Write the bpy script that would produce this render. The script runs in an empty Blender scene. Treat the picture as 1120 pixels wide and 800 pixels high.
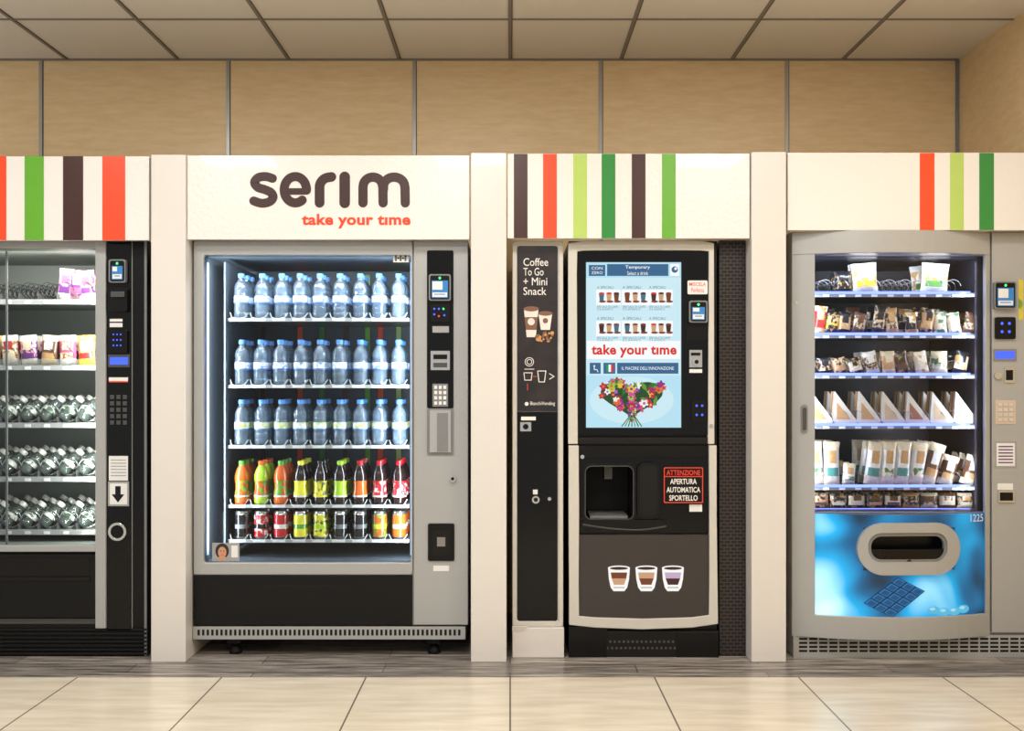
import bpy, math, random
from mathutils import Vector, Matrix
random.seed(7)
F=1100.0; D=4.583; CX=558.0; HY=418.0; CH=1.25
def X(px,y=0.0): return (px-CX)*(D+y)/F
def Z(py,y=0.0): return CH-(py-HY)*(D+y)/F
scene=bpy.context.scene
try:
    scene.view_settings.view_transform='Standard'
    scene.view_settings.look='None'
except Exception: pass

def lin(c):
    c=c/255.0
    return c/12.92 if c<=0.04045 else ((c+0.055)/1.055)**2.4
def L(r,g,b): return (lin(r),lin(g),lin(b),1.0)

# ------------------------------------------------------------ materials
MC={}
def mat(name,rgb,rough=0.5,metal=0.0,emit=0.0,alpha=1.0,var=0.04,scale=30.0,bump=0.0,coat=0.0,spec=0.5):
    if name in MC: return MC[name]
    m=bpy.data.materials.new(name); m.use_nodes=True
    nt=m.node_tree; b=nt.nodes['Principled BSDF']
    col=L(*rgb)
    tc=nt.nodes.new('ShaderNodeTexCoord')
    n=nt.nodes.new('ShaderNodeTexNoise'); n.inputs['Scale'].default_value=scale; n.inputs['Detail'].default_value=3
    nt.links.new(tc.outputs['Object'],n.inputs['Vector'])
    mx=nt.nodes.new('ShaderNodeMix'); mx.data_type='RGBA'
    mx.inputs[6].default_value=tuple(max(0,c*(1-var)) for c in col[:3])+(1,)
    mx.inputs[7].default_value=tuple(min(1,c*(1+var)) for c in col[:3])+(1,)
    nt.links.new(n.outputs['Fac'],mx.inputs[0])
    nt.links.new(mx.outputs[2],b.inputs['Base Color'])
    b.inputs['Roughness'].default_value=rough
    b.inputs['Metallic'].default_value=metal
    b.inputs['Alpha'].default_value=alpha
    b.inputs['Specular IOR Level'].default_value=spec
    b.inputs['Coat Weight'].default_value=coat
    if emit>0:
        nt.links.new(mx.outputs[2],b.inputs['Emission Color'])
        b.inputs['Emission Strength'].default_value=emit
    if bump>0:
        bp=nt.nodes.new('ShaderNodeBump'); bp.inputs['Strength'].default_value=bump; bp.inputs['Distance'].default_value=0.01
        nt.links.new(n.outputs['Fac'],bp.inputs['Height']); nt.links.new(bp.outputs['Normal'],b.inputs['Normal'])
    MC[name]=m
    return m

def scr(name,rgb,e=1.0):
    # backlit display surface: dark glass body, coloured emission
    if name in MC: return MC[name]
    m=bpy.data.materials.new(name); m.use_nodes=True; nt=m.node_tree; b=nt.nodes['Principled BSDF']
    tc=nt.nodes.new('ShaderNodeTexCoord'); n=nt.nodes.new('ShaderNodeTexNoise'); n.inputs['Scale'].default_value=6
    nt.links.new(tc.outputs['Object'],n.inputs['Vector'])
    mx=nt.nodes.new('ShaderNodeMix'); mx.data_type='RGBA'; c=L(*rgb)
    mx.inputs[6].default_value=tuple(v*.94 for v in c[:3])+(1,); mx.inputs[7].default_value=c
    nt.links.new(n.outputs['Fac'],mx.inputs[0]); nt.links.new(mx.outputs[2],b.inputs['Emission Color'])
    b.inputs['Base Color'].default_value=(.01,.01,.01,1); b.inputs['Roughness'].default_value=.2; b.inputs['Specular IOR Level'].default_value=.2
    b.inputs['Emission Strength'].default_value=e
    MC[name]=m; return m

def two_tone(name,c1,c2,scale,rough=.3,lo=.45,hi=.55,stretch=(1,1,1)):
    m=bpy.data.materials.new(name); m.use_nodes=True; nt=m.node_tree; b=nt.nodes['Principled BSDF']
    tc=nt.nodes.new('ShaderNodeTexCoord'); mp=nt.nodes.new('ShaderNodeMapping'); mp.inputs['Scale'].default_value=stretch
    n=nt.nodes.new('ShaderNodeTexNoise'); n.inputs['Scale'].default_value=scale; n.inputs['Detail'].default_value=2
    r=nt.nodes.new('ShaderNodeValToRGB'); r.color_ramp.elements[0].position=lo; r.color_ramp.elements[1].position=hi
    r.color_ramp.elements[0].color=L(*c1); r.color_ramp.elements[1].color=L(*c2)
    nt.links.new(tc.outputs['Object'],mp.inputs[0]); nt.links.new(mp.outputs[0],n.inputs['Vector']); nt.links.new(n.outputs['Fac'],r.inputs[0]); nt.links.new(r.outputs[0],b.inputs['Base Color'])
    b.inputs['Roughness'].default_value=rough; b.inputs['Coat Weight'].default_value=.3
    MC[name]=m
    return m

def glass_mat(name,tint=(235,240,242),refl=0.10,ior=1.35,diff=0.0,dcol=(200,220,235),rough=.03,bump=0):
    m=bpy.data.materials.new(name); m.use_nodes=True; nt=m.node_tree
    for n in list(nt.nodes): nt.nodes.remove(n)
    out=nt.nodes.new('ShaderNodeOutputMaterial'); mx=nt.nodes.new('ShaderNodeMixShader')
    t=nt.nodes.new('ShaderNodeBsdfTransparent'); t.inputs[0].default_value=L(*tint)
    g=nt.nodes.new('ShaderNodeBsdfGlossy'); g.inputs['Roughness'].default_value=rough
    lw=nt.nodes.new('ShaderNodeFresnel'); lw.inputs[0].default_value=ior
    mu=nt.nodes.new('ShaderNodeMath'); mu.operation='MULTIPLY'; mu.inputs[1].default_value=refl*10; mu.use_clamp=True
    nt.links.new(lw.outputs[0],mu.inputs[0]); nt.links.new(mu.outputs[0],mx.inputs[0])
    if diff>0:
        d=nt.nodes.new('ShaderNodeBsdfDiffuse'); d.inputs[0].default_value=L(*dcol); m2=nt.nodes.new('ShaderNodeMixShader'); m2.inputs[0].default_value=diff
        nt.links.new(t.outputs[0],m2.inputs[1]); nt.links.new(d.outputs[0],m2.inputs[2]); nt.links.new(m2.outputs[0],mx.inputs[1])
    else: nt.links.new(t.outputs[0],mx.inputs[1])
    if bump:
        tc=nt.nodes.new('ShaderNodeTexCoord'); n=nt.nodes.new('ShaderNodeTexNoise'); n.inputs['Scale'].default_value=90; nt.links.new(tc.outputs['Object'],n.inputs['Vector'])
        bp=nt.nodes.new('ShaderNodeBump'); bp.inputs['Strength'].default_value=bump; bp.inputs['Distance'].default_value=.01
        nt.links.new(n.outputs['Fac'],bp.inputs['Height']); nt.links.new(bp.outputs['Normal'],g.inputs['Normal']); nt.links.new(bp.outputs['Normal'],lw.inputs['Normal'])
    nt.links.new(g.outputs[0],mx.inputs[2]); nt.links.new(mx.outputs[0],out.inputs[0])
    return m

def wood_mat(name,c1,c2,sc,axis_scale,rough=0.35,plank=None,lo=.3,hi=.72):
    m=bpy.data.materials.new(name); m.use_nodes=True; nt=m.node_tree; b=nt.nodes['Principled BSDF']
    tc=nt.nodes.new('ShaderNodeTexCoord'); mp=nt.nodes.new('ShaderNodeMapping'); mp.inputs['Scale'].default_value=axis_scale
    nt.links.new(tc.outputs['Object'],mp.inputs['Vector'])
    n=nt.nodes.new('ShaderNodeTexNoise'); n.inputs['Scale'].default_value=sc; n.inputs['Detail'].default_value=8; n.inputs['Roughness'].default_value=0.65
    nt.links.new(mp.outputs[0],n.inputs['Vector'])
    r=nt.nodes.new('ShaderNodeValToRGB'); r.color_ramp.elements[0].position=lo; r.color_ramp.elements[1].position=hi
    r.color_ramp.elements[0].color=L(*c1); r.color_ramp.elements[1].color=L(*c2)
    nt.links.new(n.outputs['Fac'],r.inputs[0])
    if plank:
        br=nt.nodes.new('ShaderNodeTexBrick'); br.inputs['Scale'].default_value=1; br.inputs['Brick Width'].default_value=plank[0]; br.inputs['Row Height'].default_value=plank[1]
        br.inputs['Mortar Size'].default_value=.0025; br.inputs['Color1'].default_value=(1,1,1,1); br.inputs['Color2'].default_value=(.6,.6,.6,1); br.inputs['Mortar'].default_value=(.2,.19,.18,1)
        nt.links.new(tc.outputs['Object'],br.inputs['Vector'])
        mx=nt.nodes.new('ShaderNodeMix'); mx.data_type='RGBA'; mx.blend_type='MULTIPLY'; mx.inputs[0].default_value=1
        nt.links.new(r.outputs[0],mx.inputs[6]); nt.links.new(br.outputs['Color'],mx.inputs[7]); nt.links.new(mx.outputs[2],b.inputs['Base Color'])
    else: nt.links.new(r.outputs[0],b.inputs['Base Color'])
    b.inputs['Roughness'].default_value=rough
    return m

def tile_mat(name,c1,c2,mortar,w,h,ms,rough):
    m=bpy.data.materials.new(name); m.use_nodes=True; nt=m.node_tree; b=nt.nodes['Principled BSDF']
    tc=nt.nodes.new('ShaderNodeTexCoord'); br=nt.nodes.new('ShaderNodeTexBrick')
    mp=nt.nodes.new('ShaderNodeMapping'); mp.inputs['Location'].default_value=(0,0.326,0)
    nt.links.new(tc.outputs['Object'],mp.inputs['Vector']); nt.links.new(mp.outputs[0],br.inputs['Vector'])
    br.offset=0.0; br.squash=1.0
    br.inputs['Scale'].default_value=1.0; br.inputs['Brick Width'].default_value=w; br.inputs['Row Height'].default_value=h
    br.inputs['Mortar Size'].default_value=ms; br.inputs['Mortar Smooth'].default_value=0.1
    br.inputs['Mortar'].default_value=L(*mortar)
    n=nt.nodes.new('ShaderNodeTexNoise'); n.inputs['Scale'].default_value=3; n.inputs['Detail'].default_value=6
    mp2=nt.nodes.new('ShaderNodeMapping'); mp2.inputs['Scale'].default_value=(1,6,1)
    nt.links.new(tc.outputs['Object'],mp2.inputs['Vector']); nt.links.new(mp2.outputs[0],n.inputs['Vector'])
    r=nt.nodes.new('ShaderNodeValToRGB'); r.color_ramp.elements[0].color=L(*c1); r.color_ramp.elements[1].color=L(*c2)
    r.color_ramp.elements[0].position=.35; r.color_ramp.elements[1].position=.65
    nt.links.new(n.outputs['Fac'],r.inputs[0])
    nt.links.new(r.outputs[0],br.inputs['Color1']); nt.links.new(r.outputs[0],br.inputs['Color2'])
    nt.links.new(br.outputs['Color'],b.inputs['Base Color']); b.inputs['Roughness'].default_value=rough
    return m

M_white=mat('white_laminate',(212,207,201),0.25,var=0.015,scale=8,coat=0.15)
M_whiteh=mat('white_gloss_panel',(223,219,214),0.2,var=0.015,scale=60,bump=0.14,coat=0.25)
M_brown=mat('stripe_brown',(60,31,25),0.3)
M_orange=mat('stripe_orange',(230,70,30),0.3)
M_green=mat('stripe_green',(94,160,40),0.3)
M_lgreen=mat('stripe_light_green',(170,196,98),0.3)
M_dgreen=mat('stripe_dark_green',(42,128,54),0.3)
M_logo=mat('logo_brown',(52,22,19),0.4)
M_silver=mat('silver_paint',(166,167,166),0.36,metal=0.25,var=0.02)
M_silver2=mat('silver_dark',(130,131,131),0.38,metal=0.35)
M_chrome=mat('chrome',(205,205,203),0.2,metal=0.9)
M_cream=mat('cream_plastic',(196,192,183),0.35)
M_black=mat('black_plastic',(11,11,12),0.32,spec=.25)
M_blackg=mat('black_gloss',(6,6,7),0.12,spec=.3)
M_blackm=mat('black_matte',(18,17,17),0.55,spec=.25)
M_grey=mat('grey_plastic',(66,65,64),0.45)
M_dgrey=mat('dark_grey_panel',(60,55,53),0.3,var=0.06,spec=.3)
M_dint=mat('interior_dark',(70,78,86),0.5)
M_lint=mat('interior_light',(118,122,114),0.5)
M_dint4=mat('interior_charcoal',(36,35,44),0.4)
M_lab=mat('label_white',(220,220,218),0.5)
M_labg=mat('label_grey',(150,150,150),0.5)
M_blue=mat('label_blue',(40,110,170),0.4,emit=0.3)
M_lcd=mat('lcd_blue',(50,80,235),0.4,emit=1.0)
M_led_b=mat('led_blue',(50,80,235),0.4,emit=1.6)
M_led_g=mat('led_green',(60,230,110),0.4,emit=2.0)
M_led_r=mat('led_red',(230,40,40),0.4,emit=1.2)
M_ledstrip=mat('led_strip_white',(190,215,255),0.4,emit=0.8)
M_ledstripb=scr('led_strip_blue',(96,112,255),5.0)
M_redtxt=mat('red_print',(215,60,40),0.4,emit=0.15)
M_whtxt=mat('white_print',(225,220,214),0.4,emit=0.10)
M_glass=glass_mat('display_glass',refl=0.10)
M_steel=mat('steel_wire',(150,150,150),0.3,metal=0.8)
M_coil=mat('coil_white',(200,204,200),0.35)

# ------------------------------------------------------------ mesh builder
class MB:
    def __init__(s): s.v=[];s.f=[];s.m=[];s.sm=[];s.mats=[];s.warp=None
    def add(s,vs,fs,m,smooth=False):
        if m not in s.mats: s.mats.append(m)
        k=s.mats.index(m); o=len(s.v)
        for v in vs:
            x,y,z=v
            if s.warp: y=y+s.warp(x,y)
            s.v.append((x,y,z))
        for f in fs:
            s.f.append([i+o for i in f]); s.m.append(k); s.sm.append(smooth)
    def box(s,x0,x1,y0,y1,z0,z1,m,nx=1):
        if x0>x1:x0,x1=x1,x0
        if z0>z1:z0,z1=z1,z0
        vs=[];fs=[]
        for i in range(nx+1):
            x=x0+(x1-x0)*i/nx
            vs+=[(x,y0,z0),(x,y1,z0),(x,y1,z1),(x,y0,z1)]
        for i in range(nx):
            a=4*i;b=a+4
            fs+=[(a,b,b+3,a+3),(a+1,a+2,b+2,b+1),(a,a+1,b+1,b),(a+3,b+3,b+2,a+2)]
        fs+=[(0,3,2,1),(4*nx,4*nx+1,4*nx+2,4*nx+3)]
        s.add(vs,fs,m)
    def pb(s,px0,py0,px1,py1,yf,yb,m,nx=1):
        s.box(X(px0,yf),X(px1,yf),yf,yb,Z(py1,yf),Z(py0,yf),m,nx)
    def q(s,px0,py0,px1,py1,y,m,nx=1):
        vs=[];fs=[]
        for i in range(nx+1):
            x=X(px0+(px1-px0)*i/nx,y); vs+=[(x,y,Z(py1,y)),(x,y,Z(py0,y))]
        for i in range(nx): fs.append((2*i,2*i+2,2*i+3,2*i+1))
        s.add(vs,fs,m)
    def poly(s,pts,y,m): # px pts
        s.add([(X(a,y),y,Z(b,y)) for a,b in pts],[tuple(range(len(pts)))],m)
    def disc(s,px,py,r,y,m,n=16,ry=None):
        ry=ry or r
        s.poly([(px+r*math.cos(t),py+ry*math.sin(t)) for t in [2*math.pi*i/n for i in range(n)]],y,m)
    def prism(s,pts,yf,yb,m,smooth=False): # px pts
        n=len(pts); P=[(X(a,yf),Z(b,yf)) for a,b in pts]
        vs=[(x,yf,z) for x,z in P]+[(x,yb,z) for x,z in P]
        fs=[tuple(range(n)),tuple(range(2*n-1,n-1,-1))]+[(i,(i+1)%n,(i+1)%n+n,i+n) for i in range(n)]
        s.add(vs,fs,m,smooth)
    def cyl(s,px,py,r,yf,yb,m,n=20):
        s.prism([(px+r*math.cos(2*math.pi*i/n),py+r*math.sin(2*math.pi*i/n)) for i in range(n)],yf,yb,m)
    def ringp(s,outer,inner,yf,yb,m): # frame between two px loops with same count
        n=len(outer)
        A=[(X(a,yf),yf,Z(b,yf)) for a,b in outer]; B=[(X(a,yf),yf,Z(b,yf)) for a,b in inner]
        A2=[(x,yb,z) for x,_,z in A]; B2=[(x,yb,z) for x,_,z in B]
        vs=A+B+A2+B2; fs=[]
        for i in range(n):
            j=(i+1)%n
            fs+=[(i,j,n+j,n+i),(i,2*n+i,2*n+j,j),(n+i,n+j,3*n+j,3*n+i),(2*n+i,3*n+i,3*n+j,2*n+j)]
        s.add(vs,fs,m)
    def lathe(s,prof,x,y,z,m,n=12,smooth=True,sx=1.0,R=None):
        vs=[];fs=[]
        for r,h in prof:
            for i in range(n):
                t=2*math.pi*i/n
                p=Vector((r*math.cos(t)*sx,r*math.sin(t),h))
                if R is not None: p=R@p
                vs.append((x+p.x,y+p.y,z+p.z))
        for k in range(len(prof)-1):
            for i in range(n):
                j=(i+1)%n; fs.append((k*n+i,k*n+j,(k+1)*n+j,(k+1)*n+i))
        s.add(vs,fs,m,smooth)
    def tube(s,pts,r,m,n=5):
        vs=[];fs=[];P=[Vector(p) for p in pts]
        for k,p in enumerate(P):
            d=(P[min(k+1,len(P)-1)]-P[max(k-1,0)]).normalized()
            a=d.cross(Vector((0.13,0.31,1))); a.normalize(); b=d.cross(a)
            for i in range(n):
                t=2*math.pi*i/n; vs.append(tuple(p+a*r*math.cos(t)+b*r*math.sin(t)))
        for k in range(len(P)-1):
            for i in range(n):
                j=(i+1)%n; fs.append((k*n+i,k*n+j,(k+1)*n+j,(k+1)*n+i))
        s.add(vs,fs,m,True)
    def helix(s,x,z,y0,y1,r,turns,m,tr=0.0017):
        N=int(turns*14)
        s.tube([(x+r*math.cos(2*math.pi*turns*i/N),y0+(y1-y0)*i/N,z+r*math.sin(2*math.pi*turns*i/N)) for i in range(N+1)],tr,m,4)
    def packet(s,cx,cy,z0,w,h,t,c,tiltx=0.0,roll=0.0,yaw=0.0):
        nx,nz=8,10; R=Matrix.Translation((cx,cy,z0))@Matrix.Rotation(yaw,4,'Z')@Matrix.Rotation(roll,4,'Y')@Matrix.Rotation(tiltx,4,'X')
        for side in (-1,1):
            vs=[]
            for j in range(nz+1):
                v=j/nz
                for i in range(nx+1):
                    u=i/nx*2-1; vv=v*2-1
                    th=t*0.5*(max(0,1-abs(u)**2.6)**.6)*(max(0,1-abs(vv*1.12)**4)**.6)
                    wr=1+0.10*random.uniform(-1,1)
                    pin=1-0.06*(1-abs(vv)**2)
                    p=R@Vector((u*w/2*pin,side*th*wr+(0.001*side),h*v+0.0012*random.uniform(-1,1)))
                    vs.append(tuple(p))
            byc={}
            for j in range(nz):
                for i in range(nx):
                    if j in(0,nz-1): k=0
                    elif 2<=i<=5 and 5<=j<=7: k=2
                    elif 1<=i<=6 and 2<=j<=3: k=3
                    elif j>=8 or j==1: k=0
                    else: k=1
                    k=c[k%len(c)]
                    a=j*(nx+1)+i
                    byc.setdefault(k,[]).append((a,a+1,a+nx+2,a+nx+1))
            for k,fs in byc.items(): s.add(vs,fs,k,True)
    def text(s,txt,box,y,m,bold=0.0,track=1.0):
        cu=bpy.data.curves.new('t','FONT'); cu.body=txt; cu.offset=bold; cu.resolution_u=3
        cu.space_character=track
        ob=bpy.data.objects.new('t',cu); scene.collection.objects.link(ob)
        bpy.context.view_layer.update()
        me=bpy.data.meshes.new_from_object(ob)
        xs=[v.co.x for v in me.vertices]; ys=[v.co.y for v in me.vertices]
        if xs:
            a0,a1,b0,b1=min(xs),max(xs),min(ys),max(ys)
            x0,y0,x1,y1=box
            vs=[(X(x0+(v.co.x-a0)/(a1-a0)*(x1-x0),y),y,Z(y1-(v.co.y-b0)/(b1-b0)*(y1-y0),y)) for v in me.vertices]
            s.add(vs,[tuple(p.vertices) for p in me.polygons],m)
        bpy.data.objects.remove(ob); bpy.data.curves.remove(cu); bpy.data.meshes.remove(me)
    def stroke(s,pts,w,y,m,cap=True):
        n=len(pts); Lf=[];Rt=[]
        for k in range(n):
            a=Vector(pts[max(k-1,0)]); c=Vector(pts[min(k+1,n-1)]); p=Vector(pts[k])
            d1=(p-a); d2=(c-p)
            d=(c-a).normalized() if (k==0 or k==n-1) else (d1.normalized()+d2.normalized()).normalized()
            nn=Vector((-d.y,d.x)); sc=1.0
            if 0<k<n-1: sc=1/max(.6,nn.dot(Vector((-d1.normalized().y,d1.normalized().x))))
            Lf.append(p+nn*w/2*sc); Rt.append(p-nn*w/2*sc)
        vs=[(X(p.x,y),y,Z(p.y,y)) for p in Lf]+[(X(p.x,y),y,Z(p.y,y)) for p in Rt]
        s.add(vs,[(k,k+1,n+k+1,n+k) for k in range(n-1)],m)
        if cap:
            for (p,q_) in ((Vector(pts[0]),Vector(pts[1])),(Vector(pts[-1]),Vector(pts[-2]))):
                a=math.atan2((p-q_).y,(p-q_).x)
                s.poly([(p.x+w/2*math.cos(a+t),p.y+w/2*math.sin(a+t)) for t in [-math.pi/2+math.pi*i/10 for i in range(11)]],y,m)
    def obj(s,name,parent=None,bevel=0.0):
        me=bpy.data.meshes.new(name); me.from_pydata(s.v,[],s.f)
        for m in s.mats: me.materials.append(m)
        me.polygons.foreach_set('material_index',s.m); me.polygons.foreach_set('use_smooth',s.sm); me.update()
        ob=bpy.data.objects.new(name,me); scene.collection.objects.link(ob)
        if bevel>0:
            b=ob.modifiers.new('bevel','BEVEL'); b.width=bevel; b.segments=2; b.limit_method='ANGLE'; b.angle_limit=0.6
        if parent:
            ob.parent=parent; ob.matrix_parent_inverse=Matrix.Translation(-parent.location)
        return ob

def catmull(P,n=6):
    out=[]; Q=[P[0]]+list(P)+[P[-1]]
    for i in range(1,len(Q)-2):
        p0,p1,p2,p3=[Vector(q) for q in Q[i-1:i+3]]
        for k in range(n):
            t=k/n; out.append(tuple(0.5*((2*p1)+(p2-p0)*t+(2*p0-5*p1+4*p2-p3)*t*t+(3*p1-p0-3*p2+p3)*t**3)))
    out.append(tuple(P[-1])); return out
def rrect(x0,y0,x1,y1,r,n=6):
    pts=[]
    for cx,cy,a in ((x1-r,y0+r,-90),(x1-r,y1-r,0),(x0+r,y1-r,90),(x0+r,y0+r,180)):
        for i in range(n+1):
            t=math.radians(a+90*i/n); pts.append((cx+r*math.cos(t),cy+r*math.sin(t)))
    return pts
def empty(name,x,y,z):
    e=bpy.data.objects.new(name,None); e.location=(x,y,z); e.empty_display_size=0.2; scene.collection.objects.link(e); return e
def area(name,loc,d,sx,sy,e,col=(1,1,1),parent=None):
    l=bpy.data.lights.new(name,'AREA'); l.shape='RECTANGLE'; l.size=sx; l.size_y=sy; l.energy=e; l.color=col
    o=bpy.data.objects.new(name,l); o.location=loc; scene.collection.objects.link(o)
    o.rotation_mode='QUATERNION'; o.rotation_quaternion=Vector(d).to_track_quat('-Z','Y')
    if parent: o.parent=parent; o.matrix_parent_inverse=Matrix.Translation(-parent.location)
    return o

YW=0.863; XR=2.426; XL=-3.6; YB=-6.0; CE=3.0
# ------------------------------------------------------------ room
M_tile=tile_mat('beige_floor_tile',(196,184,163),(211,201,183),(104,96,86),0.61,1.22,0.0035,0.25)
M_wfloor=wood_mat('grey_wood_floor',(74,67,62),(196,186,176),3.2,(1.0,14,1),0.3,plank=(1.1,.13),lo=.36,hi=.68)
b=MB()
b.add([(XL,YB,0),(XR,YB,0),(XR,-0.326,0),(XL,-0.326,0)],[(0,1,2,3)],M_tile)
b.add([(XL,-0.326,0),(XR,-0.326,0),(XR,YW,0),(XL,YW,0)],[(0,1,2,3)],M_wfloor)
b.obj('floor')
M_maple=wood_mat('maple_panel',(222,192,144),(236,211,168),4.5,(1.6,3,9),0.4)
b=MB(); b.box(XL,XR+0.1,YW,YW+0.1,0,CE,M_maple); b.obj('wall_back')
b=MB(); b.box(XR,XR+0.1,YB,YW,0,CE,M_maple); b.obj('wall_right')
M_ceil=mat('ceiling_tile_mineral',(230,224,214),0.85,var=0.06,scale=180,bump=0.15)
b=MB(); b.box(XL,XR+0.1,YB,YW+0.1,CE,CE+0.05,M_ceil); b.obj('ceiling')
M_tbar=mat('ceiling_tbar',(128,121,114),0.5); M_tbar2=mat('ceiling_tbar_gap',(66,60,54),0.6)
b=MB()
for k in range(-5,4):
    x=k*0.6
    b.box(x-0.010,x+0.010,YB,YW,CE-0.004,CE,M_tbar); b.box(x+0.007,x+0.011,YB,YW,CE-0.0045,CE,M_tbar2)
k=0
while YW-0.6*k-0.6>YB:
    k+=1; y=YW-0.6*k
    b.box(XL,XR,y-0.008,y+0.008,CE-0.0042,CE,M_tbar)
b.box(XL,XR,YW-0.008,YW,CE-0.010,CE,M_tbar)
b.obj('trim_1')
M_alu=mat('aluminium_strip',(168,168,166),0.35,metal=0.5)
b=MB()
for px in (44,249,453,657,861,-160):
    x=X(px,YW-0.01); b.box(x-0.009,x+0.009,YW-0.006,YW,0,CE-0.010,M_alu)
    b.box(x+0.009,x+0.013,YW-0.003,YW,0,CE-0.010,M_tbar2)
b.box(XR-0.016,XR,YW-0.016,YW,0,CE-0.010,M_silver2)
b.obj('trim_2')

# ceiling lights
M_lp=mat('light_diffuser',(255,252,246),0.5,emit=3.0)
for (x,y) in ((-2.1,-1.537),(-0.3,-1.537),(1.5,-1.537),(-2.1,-3.337),(-0.3,-3.337),(1.5,-3.337)):
    e=empty('ceiling_light',x,y,CE)
    b=MB(); b.box(x-0.29,x+0.29,y-0.29,y+0.29,CE-0.025,CE-0.008,M_lab); b.box(x-0.26,x+0.26,y-0.26,y+0.26,CE-0.027,CE-0.024,M_lp); b.obj('diffuser',e)
    area('lamp',(x,y,CE-0.035),(0,0,-1),0.52,0.52,29,(1,0.968,0.925),e)

# ------------------------------------------------------------ columns and header signs
YC=-0.104
def column(px0,px1,top):
    b=MB(); b.box(X(px0,YC),X(px1,YC),YC,0.80,0,Z(top,YC),M_white); return b.obj('partition_column',None,0.004)
column(165,203,169); column(515,554,167); column(822,860,166)
column(-175,-135,169)
YH=-0.088
def header(px0,px1,top,bot):
    e=empty('header_sign',X((px0+px1)/2,YH),YH,Z(bot,YH))
    b=MB(); b.box(X(px0,YH),X(px1,YH),YH,YH+0.03,Z(bot,YH),Z(top,YH),M_whiteh); b.obj('panel',e,0.002)
    return e
def stripes(e,lst,top,bot):
    b=MB()
    for a,c,m in lst: b.box(X(a,YH),X(c,YH),YH-0.0012,YH,Z(bot,YH),Z(top,YH),m)
    b.obj('stripes',e)
e=header(-133,163,171,263); stripes(e,[(-70,-50,M_lgreen),(-20,7,M_orange),(27,48,M_green),(69,91,M_brown),(112,137,M_orange)],171,263)
e=header(555,820,168,261); stripes(e,[(562,577,M_brown),(594,609,M_orange),(627,642,M_lgreen),(658,673,M_dgreen),(691,706,M_brown),(724,739,M_green)],168.5,260.7)
e=header(861.5,1142,167,252); stripes(e,[(1006,1022,M_orange),(1039,1054,M_lgreen),(1071,1087,M_dgreen)],167.5,251.7)
e=header(204.5,513.5,170,262)
b=MB(); yl=YH-0.0015; w=11.6
def arc(cx,cy,rx,ry,a0,a1,n=14): return [(cx+rx*math.cos(math.radians(a0+(a1-a0)*i/n)),cy+ry*math.sin(math.radians(a0+(a1-a0)*i/n))) for i in range(n+1)]
S=catmull([(298,195.2),(290.5,193.2),(282.5,194.4),(278.4,199.6),(282.0,205.0),(289.5,207.4),(296.4,210.8),(298.6,216),(294.5,220.8),(286,222.4),(277.5,219.8)])
b.stroke(S,9.8,yl,M_logo)
b.stroke([(317,209.5),(334,209.5)],7.2,yl-.0004,M_logo)
b.stroke(arc(323,207.6,12.2,14.4,2,-308,40),10,yl,M_logo)
b.stroke([(349.5,222),(349.5,206)]+arc(360.5,205,11,11,188,262,10)+[(362.5,193.6)],w-1,yl,M_logo)
b.stroke([(377,222),(377,193.5)],w,yl,M_logo)
b.stroke([(397,222),(397,205)]+arc(407.8,204,10.6,10.2,-176,-6,14)+[(418.8,206),(419,222)],w-1.4,yl,M_logo)
b.stroke([(419.4,207)]+arc(431,204,11.6,10.2,-172,-6,14)+[(443,206),(443.2,222)],w-1.4,yl-.0004,M_logo)
b.text('take your tıme',(330,234,449,250),yl,M_orange,0.034,1.05)
b.obj('lettering',e)

# ------------------------------------------------------------ cabinet helper
def cabinet(b,px0,py0,px1,py1,ox0,oy0,ox1,oy1,yf,yb,mf,mi,depth,zb=None):
    x0,x1=X(px0,yf),X(px1,yf); z1=Z(py0,yf); z0=Z(py1,yf) if zb is None else zb
    a0,a1,c1,c0=X(ox0,yf),X(ox1,yf),Z(oy0,yf),Z(oy1,yf)
    b.box(x0,a0,yf,yb,z0,z1,mf); b.box(a1,x1,yf,yb,z0,z1,mf)
    b.box(a0,a1,yf,yb,c1,z1,mf); b.box(a0,a1,yf,yb,z0,c0,mf)
    b.box(a0,a1,depth,yb,c0,c1,mf)
    g=0.0015
    b.add([(a0+g,yf+.01,c0),(a0+g,depth,c0),(a0+g,depth,c1),(a0+g,yf+.01,c1)],[(0,1,2,3)],mi)
    b.add([(a1-g,yf+.01,c0),(a1-g,depth,c0),(a1-g,depth,c1),(a1-g,yf+.01,c1)],[(0,1,2,3)],mi)
    b.add([(a0,yf+.01,c1-g),(a1,yf+.01,c1-g),(a1,depth,c1-g),(a0,depth,c1-g)],[(0,1,2,3)],mi)
    b.add([(a0,yf+.01,c0+g),(a1,yf+.01,c0+g),(a1,depth,c0+g),(a0,depth,c0+g)],[(0,1,2,3)],mi)
    b.add([(a0,depth-g,c0),(a1,depth-g,c0),(a1,depth-g,c1),(a0,depth-g,c1)],[(0,1,2,3)],mi)
    return a0,a1,c0,c1

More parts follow.
